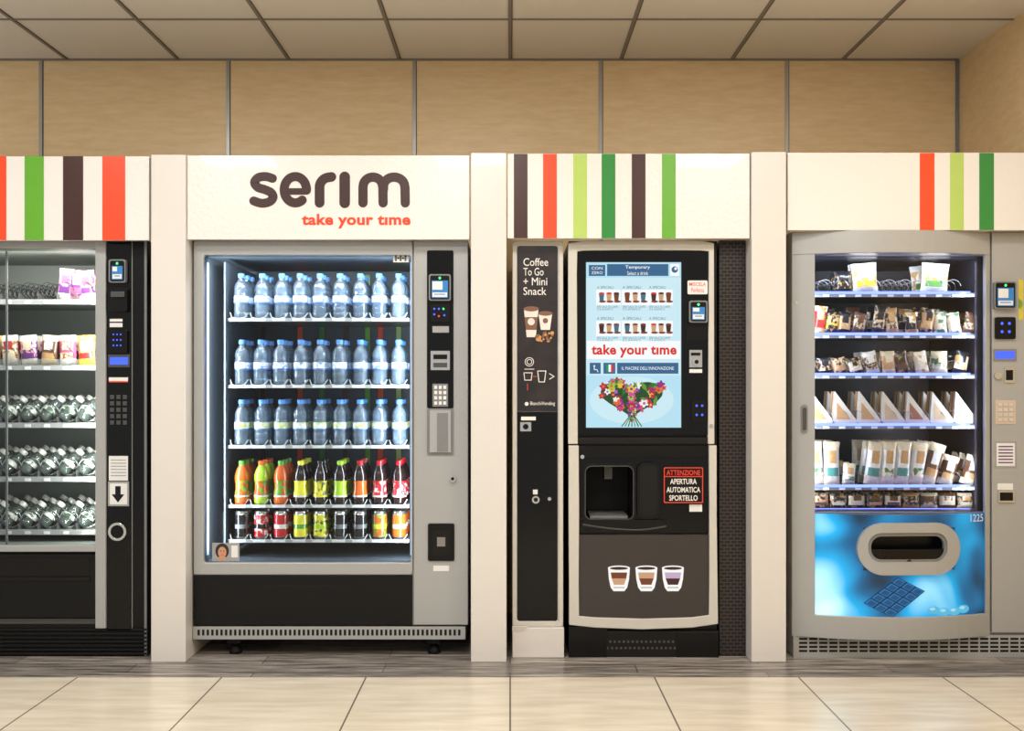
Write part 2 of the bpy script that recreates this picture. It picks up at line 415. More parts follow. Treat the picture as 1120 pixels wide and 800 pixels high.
def keypad(b,px0,py0,px1,py1,y,nc,nr,mk):
    w=(px1-px0)/nc; h=(py1-py0)/nr
    for i in range(nc):
        for j in range(nr):
            b.pb(px0+w*i+w*.18,py0+h*j+h*.18,px0+w*(i+1)-w*.18,py0+h*(j+1)-h*.18,y-0.004,y,mk)
def reader(b,px0,py0,px1,py1,y):
    b.prism(rrect(px0,py0,px1,py1,2.2),y-0.022,y,M_silver2)
    b.prism(rrect(px0+1.5,py0+1.5,px1-1.5,py1-1.5,1.8),y-0.025,y-0.02,M_black)
    y2=y-0.0255
    b.q(px0+3,py0+7,px1-3,py1-3,y2,M_blue); b.q(px0+4,py0+8,px1-9,py1-12,y2-.0005,M_lab); b.q(px0+4,py1-9,px1-4,py1-4,y2-.0005,M_lab); b.q(px0+6,py1-7.5,px1-6,py1-6.5,y2-.001,M_blue)
    b.disc((px0+px1)/2,py0+4.2,1.3,y2,M_led_g)

SS=0.12
# ------------------------------------------------------------ machine 1 (snack machine)
e=empty('vending_machine',X(40),0.4,0)
b=MB()
cab=cabinet(b,-132,263,161,720,-100,272,104,598,0.0,0.80,M_black,M_lint,0.66,zb=0.0)
b.obj('cabinet',e,0.003)
b=MB()
b.pb(-132,264,116,272,-0.014,0.0,M_silver); b.pb(-132,597,116,604,-0.018,0.0,M_silver)
b.pb(104,264,115.5,688,-0.024,0.0,M_silver); b.pb(-132,272,-100,597,-0.014,0,M_silver)
b.pb(143.5,264,145,690,-0.006,0,M_silver2); b.pb(157.5,263,160.5,718,-0.008,0,M_silver2)
b.obj('frame',e,0.004)
b=MB()
b.prism(rrect(-128,607,106,675,6),-0.02,0.0,M_black); b.pb(-110,632,98,636,-0.026,-0.018,M_blackm); b.pb(-100,611,98,631,-0.022,-0.018,M_blackg)
b.pb(-130,677,107,683,-0.008,0,M_grey)
for k in range(7): b.pb(-130,688+k*4.4,160,690.2+k*4.4,-0.012,0.0,M_blackm)
b.obj('delivery_door',e,0.002)
b=MB(); yp=-0.012
b.pb(117,265,143,690,yp,0,M_blackg)
reader(b,119,284,137,309,yp)
b.prism(rrect(118,315,139,341,3),yp-.02,yp,M_black); b.pb(121,319,136,325,yp-.03,yp-.02,M_grey)
b.q(120,349,134,352,yp-.001,M_lab); b.q(120,353.5,134,358,yp-.001,M_lab)
b.prism(rrect(118,361,139,386,2),yp-.012,yp,M_black)
for i in range(3):
    for j in range(3): b.disc(124+i*4,366+j*6,0.9,yp-.0125,M_led_b,8)
b.pb(118,388,142,402,yp-.004,yp,M_grey); b.q(120,391,140,399,yp-.0045,M_lcd)
b.q(119,413,140,418,yp-.001,M_lab); b.q(119,417,140,418.4,yp-.0015,M_orange)
keypad(b,119,431,140,466,yp,3,5,M_grey)
b.q(119,499,140,526,yp-.001,M_lab)
for k in range(6): b.q(121,503+k*3.4,138,504+k*3.4,yp-.0015,M_labg)
b.pb(118,527,141,554,yp-.003,yp,M_labg); b.q(120,529,139,552,yp-.0035,M_lab); b.poly([(126,532),(132,532),(132,541),(136,541),(129,550),(122,541),(126,541)],yp-.004,M_blackm)
b.ringp([(128+10*math.cos(t/24*6.2832),582+10*math.sin(t/24*6.2832)) for t in range(24)],[(128+7.2*math.cos(t/24*6.2832),582+7.2*math.sin(t/24*6.2832)) for t in range(24)],yp-.008,yp,M_chrome)
b.obj('control_column',e,0.0008)
b=MB(); b.q(-100,272,104,598,0.004,M_glass); b.obj('glass',e)
sh1=[328,400,463,522,580]
b=MB(); coils=MB()
for py in sh1:
    z=Z(py,SS)
    b.box(cab[0]+.004,cab[1]-.004,SS,0.64,z-0.012,z,M_lint)
    b.box(cab[0]+.004,cab[1]-.004,SS-.006,SS,z-0.022,z+0.002,M_silver)
    for k in range(9):
        xx=X(94-k*21,SS); b.box(xx-.014,xx+.014,SS-.008,SS-.006,z-.019,z-.005,M_lab)
        b.box(xx+.043,xx+.045,SS,.62,z,z+.03,M_steel)
for px in (92,71,50,29,8,-13,-34,-55,-76):
    for py in sh1:
        r=0.038; coils.helix(X(px,SS),Z(py,SS)+r+.006,SS+.005,0.55,r,9,M_blackm if py<450 else M_coil,.0019)
coils.obj('spiral_coils',e)
b.pb(6,275,8,596,0.012,0.02,M_silver2)
b.box(cab[0]+.01,cab[0]+.03,.02,.05,cab[2]+.02,cab[3]-.02,M_ledstrip)
b.obj('shelves',e)
area('cabinet_lamp',((cab[0]+cab[1])/2,0.06,cab[3]-.02),(0,.55,-.83),.7,.04,7,(1,.98,.93),e)
area('side_lamp',(cab[1]-.015,0.03,(cab[2]+cab[3])/2),(-.55,.83,0),.03,1.2,9.5,(.97,1,.97),e)

def pk(name,rgb,**k): return mat('wrap_'+name,rgb,0.3,coat=0.3,var=0.25,scale=70,**k)
P_purple=pk('purple',(96,50,110)); P_pink=pk('pink',(196,80,110)); P_white=pk('white',(214,210,202)); P_yel=pk('yellow',(216,176,60))
P_red=pk('red',(166,40,36)); P_blue=pk('blue',(46,84,150)); P_brn=pk('brown',(92,60,38)); P_grn=pk('green',(86,136,66)); P_blk=pk('black',(26,24,28))
P_tan=pk('tan',(184,142,94)); P_teal=pk('teal',(70,130,120)); P_cream=pk('cream',(208,192,160)); P_dkg=pk('dark_green',(20,66,44))
P_film=glass_mat('clear_tub',tint=(206,224,214),refl=.22,ior=1.42,diff=.07,dcol=(225,232,228),rough=.1,bump=.3)
P_film2=two_tone('wrap_film_pastry',(60,86,62),(222,222,212),28,lo=.42,hi=.52)
P_pt=two_tone('wrap_print_tan',(150,96,52),(228,216,190),60); P_pp=two_tone('wrap_print_purple',(90,40,104),(224,150,170),55)
b=MB()
def z1(py): return Z(py,SS)+0.004
for px in (94,80,67):
    for r in range(3): b.packet(X(px,SS),SS+.035+r*.08,z1(328),.07,.13+.02*random.random(),.035,[[P_purple,P_pp,P_brn,P_yel],[P_white,P_pp,P_pink,P_purple],[P_pp,P_purple,P_cream,P_pink]][(px+r)%3],roll=random.uniform(-.14,.14))
for i,px in enumerate((92,71,50,29,8,-13,-34,-55,-76)):
    for r in range(3):
        c=[[P_yel,P_tan,P_white,P_red],[P_white,P_pink,P_pt,P_pt],[P_cream,P_brn,P_white,P_tan],[P_white,P_pp,P_cream,P_purple],[P_white,P_pt,P_red,P_cream]][i%5]
        b.packet(X(px,SS),SS+.035+r*.08,z1(400),.082,.14,.045,c,roll=random.uniform(-.07,.07))
b.obj('snack_bags')
b=MB()
for i,px in enumerate((92,71,50,29,8,-13,-34,-55,-76)):
    for py in (463,522,580):
        for r in range(3):
            x=X(px,SS)-.014; y=SS+.06+r*.12; z=Z(py,SS)+.047
            R=Matrix.Rotation(.6,3,'Y')@Matrix.Rotation(-.45,3,'X')
            b.lathe([(0,-.045),(.028,-.045),(.034,-.034),(.034,-.014),(.0315,-.010),(.034,-.004),(.034,.03),(.030,.048),(.022,.066),(.016,.074)],x,y,z,P_film,14,R=R)
            b.lathe([(0,-.04),(.026,-.04),(.031,-.030),(.031,.028),(.0,.032)],x,y,z,P_dkg,12,R=R)
            b.lathe([(.0345,0),(.0345,.02)],x,y,z,P_film2,14,R=R)
            b.lathe([(.020,.072),(.0215,.090),(.019,.094),(0,.094)],x,y,z,P_white,12,R=R)
b.obj('wrapped_drinks')

# ------------------------------------------------------------ machine 2 (drink machine)
e=empty('vending_machine',X(362),0.4,0)
b=MB()
cab=cabinet(b,211.5,263,512,684,223,279,450,616,0.0,0.80,M_silver,M_dint,0.68,zb=Z(684))
b.obj('cabinet',e,0.003)
b=MB()
o=rrect(211.6,263.5,451,629,3); i_=rrect(222.5,279,449.5,616,3)
b.ringp(o,i_,-0.022,0.0,M_silver)
b.pb(452.5,263.5,511.8,684,-0.016,0,M_silver)
b.obj('door_frame',e,0.004)
b=MB()
b.pb(211.6,630,451,684,-0.014,0,M_black); b.pb(285,641,368,643,-.016,-.014,M_blackm)
b.obj('kick_panel',e,0.003)
b=MB()
b.box(X(211.6),X(509),-0.012,0.78,Z(699),Z(685),M_silver)
for k in range(58):
    px=216+k*5.0; b.q(px,689,px+2.6,695.5,-0.0125,M_blackm)
for px in (254,474):
    x=X(px); 
    for yy in (.06,.70):
        b.lathe([(0.012,.035),(.012,Z(699)+.001)],x,yy,0,M_blackm); b.lathe([(0,0),(.03,0),(.03,.012),(.014,.04),(0,.04)],x,yy,0,M_blackm)
    b.box(x-.03,x+.03,0.03,.1,Z(706),Z(699),M_blackm)
b.box(X(214),X(509),.45,.47,.01,Z(699),M_black)
b.obj('base',e)
b=MB(); b.q(222.5,279,449.5,616,0.004,M_glass); b.obj('glass',e)
b=MB(); yp=-.018
b.prism(rrect(467,274,496,447,2),yp-.002,yp+.002,M_blackg)
b.prism(rrect(467,447,496,498,2),yp-.003,yp+.002,M_silver2); b.pb(470,449,493,495,yp-.012,yp,M_silver); b.pb(478,452,490,494,yp-.014,yp-.012,M_silver2)
reader(b,469,300,493,329,yp)
b.prism(rrect(471,333,492,352,2),yp-.012,yp,M_black)
for (a,c,m) in ((475,338,M_led_b),(480,338,M_led_b),(485,338,M_led_g),(475,344,M_led_b),(480,346,M_led_r),(486,345,M_led_b)): b.disc(a,c,1.1,yp-.0125,m,8)
b.q(473,357,491,364,yp-.0025,M_labg)
b.pb(471,384,492,405,yp-.006,yp,M_chrome); b.pb(474,388,489,393,yp-.012,yp-.006,M_black); b.pb(474,397,489,402,yp-.009,yp-.006,M_grey)
b.pb(473,420,490,445,yp-.003,yp,M_silver2); keypad(b,474,421,489,444,yp-.003,3,4,M_lab)
b.cyl(495,524,3.6,yp-.012,yp,M_chrome); b.cyl(495,524,1.8,yp-.014,yp-.012,M_black)
b.prism(rrect(468,573,497,614,2),yp-.004,yp,M_black); b.pb(473,580,492,608,yp-.007,yp-.004,M_blackm); b.q(478,588,487,598,yp-.008,M_tbar)
b.q(474,619,491,625,yp+.0014,M_lab); b.q(430,278,447,287,.0035,M_lab)
for k in range(5):
    for j in range(3): 
        if (k*j+k)%2==0: b.q(432+k*2.6,279.5+j*2.2,434+k*2.6,281.2+j*2.2,.0031,M_blackm)
M_skin=mat('print_skin',(190,140,112),0.5); M_hair=mat('print_hair',(42,28,26),0.5)
ys=0.0030
b.q(232,594,262,614,ys,M_labg); b.disc(243,603,7.5,ys-.0003,M_hair,16,ry=8.5); b.disc(243,604.5,4.6,ys-.0006,M_skin,16,ry=6.2); b.q(239,609.5,247,614,ys-.0008,M_skin)
b.disc(241.3,603,.7,ys-.0009,M_hair,6); b.disc(244.8,603,.7,ys-.0009,M_hair,6); b.q(241.5,607,244.8,607.9,ys-.0009,M_redtxt); b.q(253,597,260,610,ys-.0008,M_lab)
b.obj('controls',e)
sh2=[349,422,488,553,591]
b=MB()
xl=X(249,SS); xr=X(447.5,SS)
for py in sh2:
    z=Z(py,SS)
    b.box(xl,xr,SS,0.66,z-0.008,z,M_steel)
    b.box(xl,xr,SS-.004,SS,z-0.012,z+0.004,M_silver)
    for k in range(9):
        xx=X(262+k*21.7,SS); b.box(xx-.03,xx+.03,SS-.006,SS-.004,z-.010,z+.002,M_lab)
        b.tube([(xx-.042,SS-.004,z+.028),(xx-.03,SS-.026,z+.006),(xx,SS-.032,z-.002),(xx+.03,SS-.026,z+.006),(xx+.042,SS-.004,z+.028)],.0016,M_coil)
b.box(xl-.012,xl-.004,0.10,.66,cab[2]+.02,cab[3]-.02,M_dint)
b.box(cab[0]+.004,cab[0]+.008,.03,.045,cab[2]+.03,cab[3]-.03,M_ledstrip)
b.box(cab[1]-.008,cab[1]-.004,.03,.045,cab[2]+.03,cab[3]-.03,M_ledstrip)
b.pb(226,470,228,610,0.06,.07,M_chrome); b.pb(232,560,247,612,0.3,.32,M_grey)
for px,m in ((262,M_dgreen),(288,M_brown),(328,M_orange),(352,M_dgreen),(378,M_brown),(402,M_green),(416,M_orange),(436,M_lgreen)):  # added colour bars behind the bottles imitate stripes reflected in the glass
    b.box(X(px,.67)-.012,X(px,.67)+.012,.668,.676,cab[2]+.02,cab[3]-.02,m)
b.obj('shelves',e)
zc=(cab[2]+cab[3])/2
area('lamp_left',(cab[0]+.012,0.03,zc),(.55,.83,0),.02,1.3,14,(.84,.93,1),e)
area('lamp_right',(cab[1]-.012,0.03,zc),(-.55,.83,0),.02,1.3,14,(.84,.93,1),e)
area('lamp_top',((cab[0]+cab[1])/2,0.04,cab[3]-.015),(0,.6,-.8),.85,.03,5,(.88,.95,1),e)

M_pet=glass_mat('clear_bottle',(206,226,240),refl=.26,ior=1.42,diff=.13,dcol=(196,220,242),rough=.12,bump=.4)
M_petl=two_tone('water_label',(96,134,190),(220,224,232),70,lo=.38,hi=.5); M_petlb=mat('water_label_blue',(60,110,186),0.4); M_petly=two_tone('water_label_lime',(190,204,90),(220,222,226),60,lo=.42,hi=.55)
M_pcap=mat('water_cap',(84,142,214),0.4)
bw=MB(); bj=MB(); bc=MB()
def water(x,y,z,k):
    bw.lathe([(0,.002),(.030,0),(.0352,.01),(.0352,.028),(.0325,.032),(.0352,.037),(.0352,.055),(.0325,.06),(.0352,.066),(.0352,.118),(.031,.126),(.0345,.134),(.0345,.146),(.031,.160),(.023,.174),(.015,.184),(.0130,.19),(.0125,.2)],x,y,z,M_pet,14)
    a,c=(.074,.108)
    bw.lathe([(.0357,a),(.0357,a+.006)],x,y,z,M_petlb,14)
    bw.lathe([(.0357,a+.006),(.0357,c)],x,y,z,M_petly if k==2 else M_petl,14)
    bw.lathe([(.0155,.194),(.016,.210),(.0145,.215),(0,.215)],x,y,z,M_pcap,10)
cols=[262+k*21.7 for k in range(9)]
for ri,py in enumerate(sh2[:3]):
    for px in cols:
        for r in range(3): water(X(px,SS)+random.uniform(-.004,.004),SS+.042+r*.085+random.uniform(-.004,.004),Z(py,SS)+.001,ri)
bw.obj('water_bottles')
def bm(n,c,**k): return mat('drink_'+n,c,0.18,coat=.4,**k)
J_or=bm('orange',(206,92,28)); J_gr=bm('green',(84,150,46)); J_ye=bm('yellow',(222,214,60)); J_dk=bm('cola',(30,14,12)); J_rd=bm('red',(176,22,28)); J_lm=bm('lime',(160,196,50)); J_bk=bm('black',(20,20,22)); J_wh=bm('white',(214,214,212)); J_si=bm('silver',(110,114,118))
J_fr=two_tone('drink_fruit_label',(204,80,26),(96,150,44),50,lo=.45,hi=.52); J_fy=two_tone('drink_lemon_label',(30,60,34),(216,206,56),45,lo=.4,hi=.5); J_rw=two_tone('drink_red_white',(170,20,26),(220,214,210),50,lo=.54,hi=.62)
jc=[(J_or,J_fr,J_gr),(J_lm,J_fr,J_or),(J_or,J_fr,J_gr),(J_dk,J_ye,J_ye),(J_dk,J_fy,J_bk),(J_dk,J_lm,J_lm),(J_dk,J_or,J_rd),(J_dk,J_rw,J_rd),(J_dk,J_rw,J_rd)]
for px,(lq,lb,cp) in zip(cols,jc):
    for r in range(3):
        x=X(px,SS); y=SS+.042+r*.085; z=Z(553,SS)+.001
        bj.lathe([(0,.001),(.030,0),(.0345,.012),(.0345,.05),(.0305,.07),(.0305,.1),(.0345,.122),(.0335,.14),(.025,.165),(.0145,.182),(.0135,.19)],x,y,z,lq,14)
        bj.lathe([(.035,.035),(.035,.05),(.031,.07),(.031,.1),(.0348,.112)],x,y,z,lb,14)
        bj.lathe([(.0353,.036),(.0353,.044)],x,y,z,J_wh if cp!=J_bk else J_ye,14)
        bj.lathe([(.0155,.184),(.016,.200),(.0145,.205),(0,.205)],x,y,z,cp,12)
bj.obj('juice_bottles')
cc=[(J_bk,J_si),(J_rw,J_bk),(J_rd,J_wh),(J_ye,J_gr),(J_fy,J_lm),(J_bk,J_si),(J_bk,J_si),(J_fr,J_ye),(J_or,J_wh)]
for px,(c1,c2) in zip(cols,cc):
    for r in range(3):
        x=X(px,SS); y=SS+.042+r*.08; z=Z(591,SS)+.001
        bc.lathe([(0,.004),(.022,0),(.026,.002),(.034,.012)],x,y,z,J_si,16); bc.lathe([(.034,.012),(.034,.050)],x,y,z,c1,16)
        bc.lathe([(.034,.050),(.034,.07)],x,y,z,c2,16); bc.lathe([(.034,.07),(.034,.115)],x,y,z,c1,16); bc.lathe([(.034,.115),(.0285,.128),(.0295,.132),(.027,.130),(0,.129)],x,y,z,M_chrome,16)
bc.obj('soda_cans')

# ------------------------------------------------------------ coffee side module
e=empty('cup_dispenser_cabinet',X(588),0.4,0)
b=MB()
b.box(X(560.5),X(616),0.0,0.78,Z(720),Z(264),M_cream)
b.obj('cabinet',e,0.004)
b=MB()
b.ringp(rrect(560.5,264,616,686,3),rrect(565.5,269,610,680,3),-0.016,0,M_cream)
b.pb(560.5,687,617,720,-0.03,0,M_white); b.prism([(561,690),(571,690),(576,686.5),(561,686.5)],-0.032,-.02,M_cream)
b.obj('frame',e,0.003)
b=MB()
M_cof=two_tone('coffee_print',(22,18,20),(44,32,30),12,lo=.35,hi=.7)
b.pb(565.8,269.2,609.8,450,-0.008,0,M_cof); b.pb(565.8,451,609.8,680,-0.010,0,M_blackg)
b.pb(610.5,270,611.3,680,-0.018,-.012,M_chrome)
y=-.0085
for k,t in enumerate(('Coffee','To Go','+ Mini','Snack')):
    w_={0:27,1:22,2:26,3:25}[k]; b.text(t,(572.5,282.5+k*10.6,572.5+w_,291+k*10.6),y,M_whtxt)
cupb=mat('print_cup_brown',(120,84,64),.5); cupw=mat('print_cup_white',(222,214,206),.5); nut=mat('print_biscuit',(198,140,80),.5)
b.poly([(573,338),(589,338),(586,369),(576,369)],y,cupw); b.poly([(573.8,347),(588.2,347),(586.8,361),(575.2,361)],y-.0005,cupb); b.disc(581,338,8.5,y-.0006,cupb,16,ry=2.8); b.disc(581,352,4,y-.0008,cupw,10)
b.poly([(589,343),(604,343),(601.5,361),(591.5,361)],y-.0003,cupw); b.disc(596.5,343,8,y-.0006,cupb,16,ry=2.6); b.disc(596.5,351,3,y-.0008,cupb,10)
for k in range(26): b.disc(584+random.random()*20,363+random.random()*11,random.uniform(1,2.2),y-.0009-k*.00006,random.choice([nut,cupb,nut]),8)
def ringd(cx,cy,r,y,m,t=.7): b.ringp([(cx+r*math.cos(a/16*6.2832),cy+r*math.sin(a/16*6.2832)) for a in range(16)],[(cx+(r-t)*math.cos(a/16*6.2832),cy+(r-t)*math.sin(a/16*6.2832)) for a in range(16)],y-.0003,y,m)
ringd(579,396,5,y,M_whtxt); ringd(579,396,3,y,M_whtxt); b.stroke([(574,404),(584,404)],.7,y,M_whtxt)
b.stroke([(573,408),(582,408),(581,416),(574,416),(573,408)],.8,y,M_whtxt); b.stroke([(588,406),(597,406),(595.5,418),(589.5,418),(588,406)],.8,y,M_whtxt)
b.stroke([(583.5,412),(587,412)],.7,y,M_orange); b.stroke([(601,409),(606,412),(601,415)],.8,y,M_whtxt); b.stroke([(577,420),(577,427)],.7,y,M_orange)
b.disc(576,442,2.2,y,M_whtxt,10); b.text('BianchiVending',(580,439.5,607,444.5),y,M_whtxt)
y=-.0105
b.q(570,456,586,460,y,M_whtxt); b.pb(569,462,581,472,y-.006,y,M_chrome); b.cyl(575,467,3,y-.014,y-.006,M_black); b.cyl(601,546,2,y-.006,y,M_chrome)
b.cyl(586,547,4.2,y-.01,y,M_chrome); b.cyl(586,547,2.2,y-.013,y-.01,M_black); b.pb(583,536,588,541,y-.006,y,M_lab)
b.obj('front_panel',e)

# ------------------------------------------------------------ coffee machine
e=empty('coffee_vending_machine',X(703),0.4,0)
b=MB()
# body with a real recess (cup compartment) behind the dispensing bay
zt=Z(264); xa,xb=X(641),X(692); za,zb_=Z(568),Z(511)
b.box(X(622),xa,0.0,0.78,0.0,zt,M_black); b.box(xb,X(784),0.0,0.78,0.0,zt,M_black)
b.box(xa,xb,0.0,0.78,zb_,zt,M_black); b.box(xa,xb,0.0,0.78,0.0,za,M_black); b.box(xa,xb,0.22,0.78,za,zb_,M_blackm)
b.box((xa+xb)/2-.018,(xa+xb)/2+.018,.05,.12,zb_-.06,zb_,M_grey); b.box(xa+.02,xb-.02,.02,.2,za,za+.012,M_silver2)
b.obj('cabinet',e)
b=MB()
up=[(621.5,486)]+[(621.5,300),(621.5,266)]+[(640,263.4),(703,262.6),(766,263.4)]+[(781,266),(781.5,486)]
upi=[(632,486),(631,300),(631.5,275)]+[(640,274),(703,273.5),(766,274)]+[(775.5,275),(774.5,486)]
def strip(b,A,B,yf,yb,m):
    n=len(A)
    va=[(X(a,yf),yf,Z(c,yf)) for a,c in A]; vb=[(X(a,yf),yf,Z(c,yf)) for a,c in B]
    vs=va+vb+[(x,yb,z) for x,_,z in va]+[(x,yb,z) for x,_,z in vb]; fs=[]
    for i in range(n-1):
        fs+=[(i,i+1,n+i+1,n+i),(i,2*n+i,2*n+i+1,i+1),(n+i,n+i+1,3*n+i+1,3*n+i),(2*n+i,3*n+i,3*n+i+1,2*n+i+1)]
    fs+=[(0,n,3*n,2*n),(n-1,3*n-1,4*n-1,2*n-1)]
    b.add(vs,fs,m)
strip(b,up,upi,-.03,0,M_cream)
lo=[(622,487.5),(622,560),(622.5,640),(622.5,684),(650,687),(703,689),(757,687),(785.5,683),(785,640),(784,560),(784,487.5)]
loi=[(633,487.5),(633.5,560),(633,640),(633.5,674.5),(650,676),(703,677.5),(757,676),(775.5,673.5),(776,640),(776,560),(775.5,487.5)]
strip(b,lo,loi,-.03,0,M_cream)
b.obj('trim_frame',e,0.003)
b=MB(); 
b.pb(631.5,274.5,775,476,-.018,0,M_blackg); b.pb(632,479,775.5,486,-.02,0,M_blackm)
b.obj('upper_door',e,0.002)
b=MB()
b.pb(633,488,776,501,-.016,0,M_black)
# panel around the recess
b.pb(634,501,641,583,-.014,0,M_blackg); b.pb(692,501,776,583,-.014,0,M_blackg); b.pb(641,501,692,511,-.014,0,M_blackg); b.pb(641,568,692,583,-.014,0,M_blackg)
b.ringp(rrect(637,507,696,572,9),rrect(640.5,510.5,692.5,568.5,7),-.024,-.012,M_black)
b.ringp(rrect(639.6,509.6,693.4,569.4,8),rrect(640.6,510.6,692.4,568.4,7),-.0255,-.024,M_grey)  # thin grey outline painted as the gloss highlight on the niche edge
b.prism(rrect(697,506,722,568,9),-.032,-.012,M_black); b.prism(rrect(700,509,719,565,7),-.034,-.032,M_blackm)
b.stroke(catmull([(638,574),(670,578.5),(703,579.5),(728,576)]),1.6,-.0305,M_grey)  # grey arc painted as a gloss highlight along the lip
b.prism(rrect(637,569,728,578,4),-.03,-.012,M_black)
b.prism(rrect(727,511,769,551,2),-.024,-.014,M_black)
b.obj('dispensing_bay',e,0.0015)
b=MB()
b.prism([(634,586),(776,586),(776,640),(775.5,674),(757,676),(703,677),(650,676),(633.5,675)],-.02,0,M_dgrey)
b.box(X(623),X(785),-.02,0,0,Z(689.5),M_blackm)
for k in range(30):
    for j in range(2): b.q(632+k*4.9+(j*2),701+j*7,634.4+k*4.9+(j*2),703.5+j*7,-.0205,M_grey)
b.pb(622,686,664,720,-.024,-.02,M_black); b.pb(740,692,786,720,-.024,-.02,M_black)
b.obj('lower_door',e,0.002)
b=MB(); y=-.0245
b.ringp(rrect(726,511.5,769,550.5,1.5),rrect(727,512.5,768,549.5,1.2),y-.0005,y,M_redtxt)
b.text('ATTENZIONE',(729,514.5,766,520),y-.0006,M_redtxt,.01); b.q(727,521,768,522,y-.0006,M_redtxt)
b.text('APERTURA',(733,524,762,530),y-.0006,M_whtxt,.015); b.text('AUTOMATICA',(729,533,766,539),y-.0006,M_whtxt,.015); b.text('SPORTELLO',(732,542,763,548),y-.0006,M_whtxt,.015)
b.q(754,552,768,560,-.0145,M_lab); b.cyl(778,466,2.2,-.036,-.03,M_chrome); b.cyl(637,500,2.2,-.026,-.016,M_chrome)
cup_w=scr('backlit_cup',(252,250,246),1.0); cf=scr('backlit_coffee',(120,62,36),1.0); cf2=scr('backlit_foam',(206,160,122),1.0); pur=scr('backlit_pink',(196,172,200),1.0); cfd=scr('backlit_dark',(66,38,34),1.0)
y=-.0206
for cx,c1,c2 in ((677,cf,cf2),(707,cf2,cf),(736,pur,cfd)):
    b.poly([(cx-12,621),(cx+12,621),(cx+11,634),(cx+9,643),(cx+6,647),(cx-6,647),(cx-9,643),(cx-11,634)],y,cup_w)
    b.disc(cx,621.5,12,y-.0002,cup_w,20,ry=2.6)
    b.disc(cx,622,10,y-.0004,cfd,20,ry=1.7)
    b.poly([(cx-9,626.5),(cx+9,626.5),(cx+8,633),(cx-8,633)],y-.0004,c1); b.poly([(cx-8,633),(cx+8,633),(cx+5.5,640),(cx-5.5,640)],y-.0004,c2)
    b.q(cx-6,642.5,cx+6,643.5,y-.0004,M_labg)
b.obj('cup_pictograms',e)
# touch screen
b=MB(); ysn=-.0185
SC=scr('screen_bg',(204,236,246),1.0); SC2=scr('screen_bg_lower',(184,228,244),1.0); SW=scr('screen_white',(250,253,255),1.0); SB=scr('screen_blue',(52,100,142),1.0); SR=scr('screen_red',(222,44,34),1.0); ST=scr('screen_text',(70,110,130),1.0)
b.q(641,287,745,468,ysn,SC); y=ysn-.0004; y2=y-.0004; y3=y2-.0004
b.q(641,287,745,304,y+.0001,SC2); b.q(641,411,745,468,y+.0001,SC2); b.disc(691,438,46,y+.00005,SC,32,ry=26)
b.q(644,290,662,302,y,SB); b.q(664,289,731,302,y,SB); b.q(733,289,743,302,y,SW); b.disc(738,295,3.6,y2,SB,12); b.disc(739,294,1.6,y3,SW,8)
b.text('CON',(647,292,659,295),y2,SW); b.text('ZERO',(647,297,659,300),y2,SW)
b.text('Temporary',(684,290.5,711,295),y2,SW,.01); b.text('Select a drink',(686,297,709,301),y2,SW)
for (x0,y0,ww) in ((653,308,26),(681,308,28),(710,308,26),(653,342,26),(681,342,28),(710,342,26)):
    b.q(x0-1,y0+9,x0+ww,y0+26,y,SW)
    b.text('SPECIALE DI CAFFE',(x0,y0+26.6,x0+ww-3,y0+29),y,ST)
    b.text('CLASSICI',(x0,y0+29.4,x0+ww-9,y0+31.4),y,ST)
    for k in range(3):
        cx=x0+5+k*(ww/3.2); c=random.choice([cf,cf2,cfd,ST])
        b.poly([(cx-3,y0+13),(cx+3,y0+13),(cx+2.1,y0+21),(cx-2.1,y0+21)],y2,cf2 if k==1 else c); b.disc(cx,y0+13,3.1,y3,random.choice([cf,cfd,SR]),10,ry=1.2); b.disc(cx+1,y0+22,4,y2+.0001,cf,10,ry=1.3)
    b.text('A SPECIALI',(x0,y0+5,x0+ww-8,y0+8),y,ST)
b.q(642,373,744,393,y,SW); b.text('take your tıme',(647,377,740,391.5),y2,SR,.034,1.05)
b.q(645,397,657,409,y,SB); b.q(660,397,673,409,y,SB); b.q(675,397,742,409,y,SB)
b.disc(650,400.5,1,y2,SW,8); b.stroke([(650,401),(650,404.5),(653,404.5),(654,407)],.8,y2,SW)
b.q(663,399,665.6,407,y2,scr('flag_green',(40,150,80),1)); b.q(665.6,399,668.2,407,y2,SW); b.q(668.2,399,670.8,407,y2,SR)
b.text("IL PIACERE DELL'INNOVAZIONE",(680,401.2,737,404.8),y2,SW)
lf=[scr('scr_leaf%d'%i,c) for i,c in enumerate(((44,110,44),(98,150,54),(30,74,40)))]
fl=[scr('scr_flower%d'%i,c) for i,c in enumerate(((232,190,50),(214,70,130),(130,44,150),(244,240,230),(226,100,44),(188,36,72),(160,196,70),(170,100,200)))]
def heart(t,s=1.0):
    hx=16*math.sin(t)**3; hy=13*math.cos(t)-5*math.cos(2*t)-2*math.cos(3*t)-math.cos(4*t)
    return (691+hx/16*38*s,435-hy/17*27*s)
b.poly([heart(2*math.pi*k/40,.90) for k in range(40)],y-.0001,lf[2])
n=0
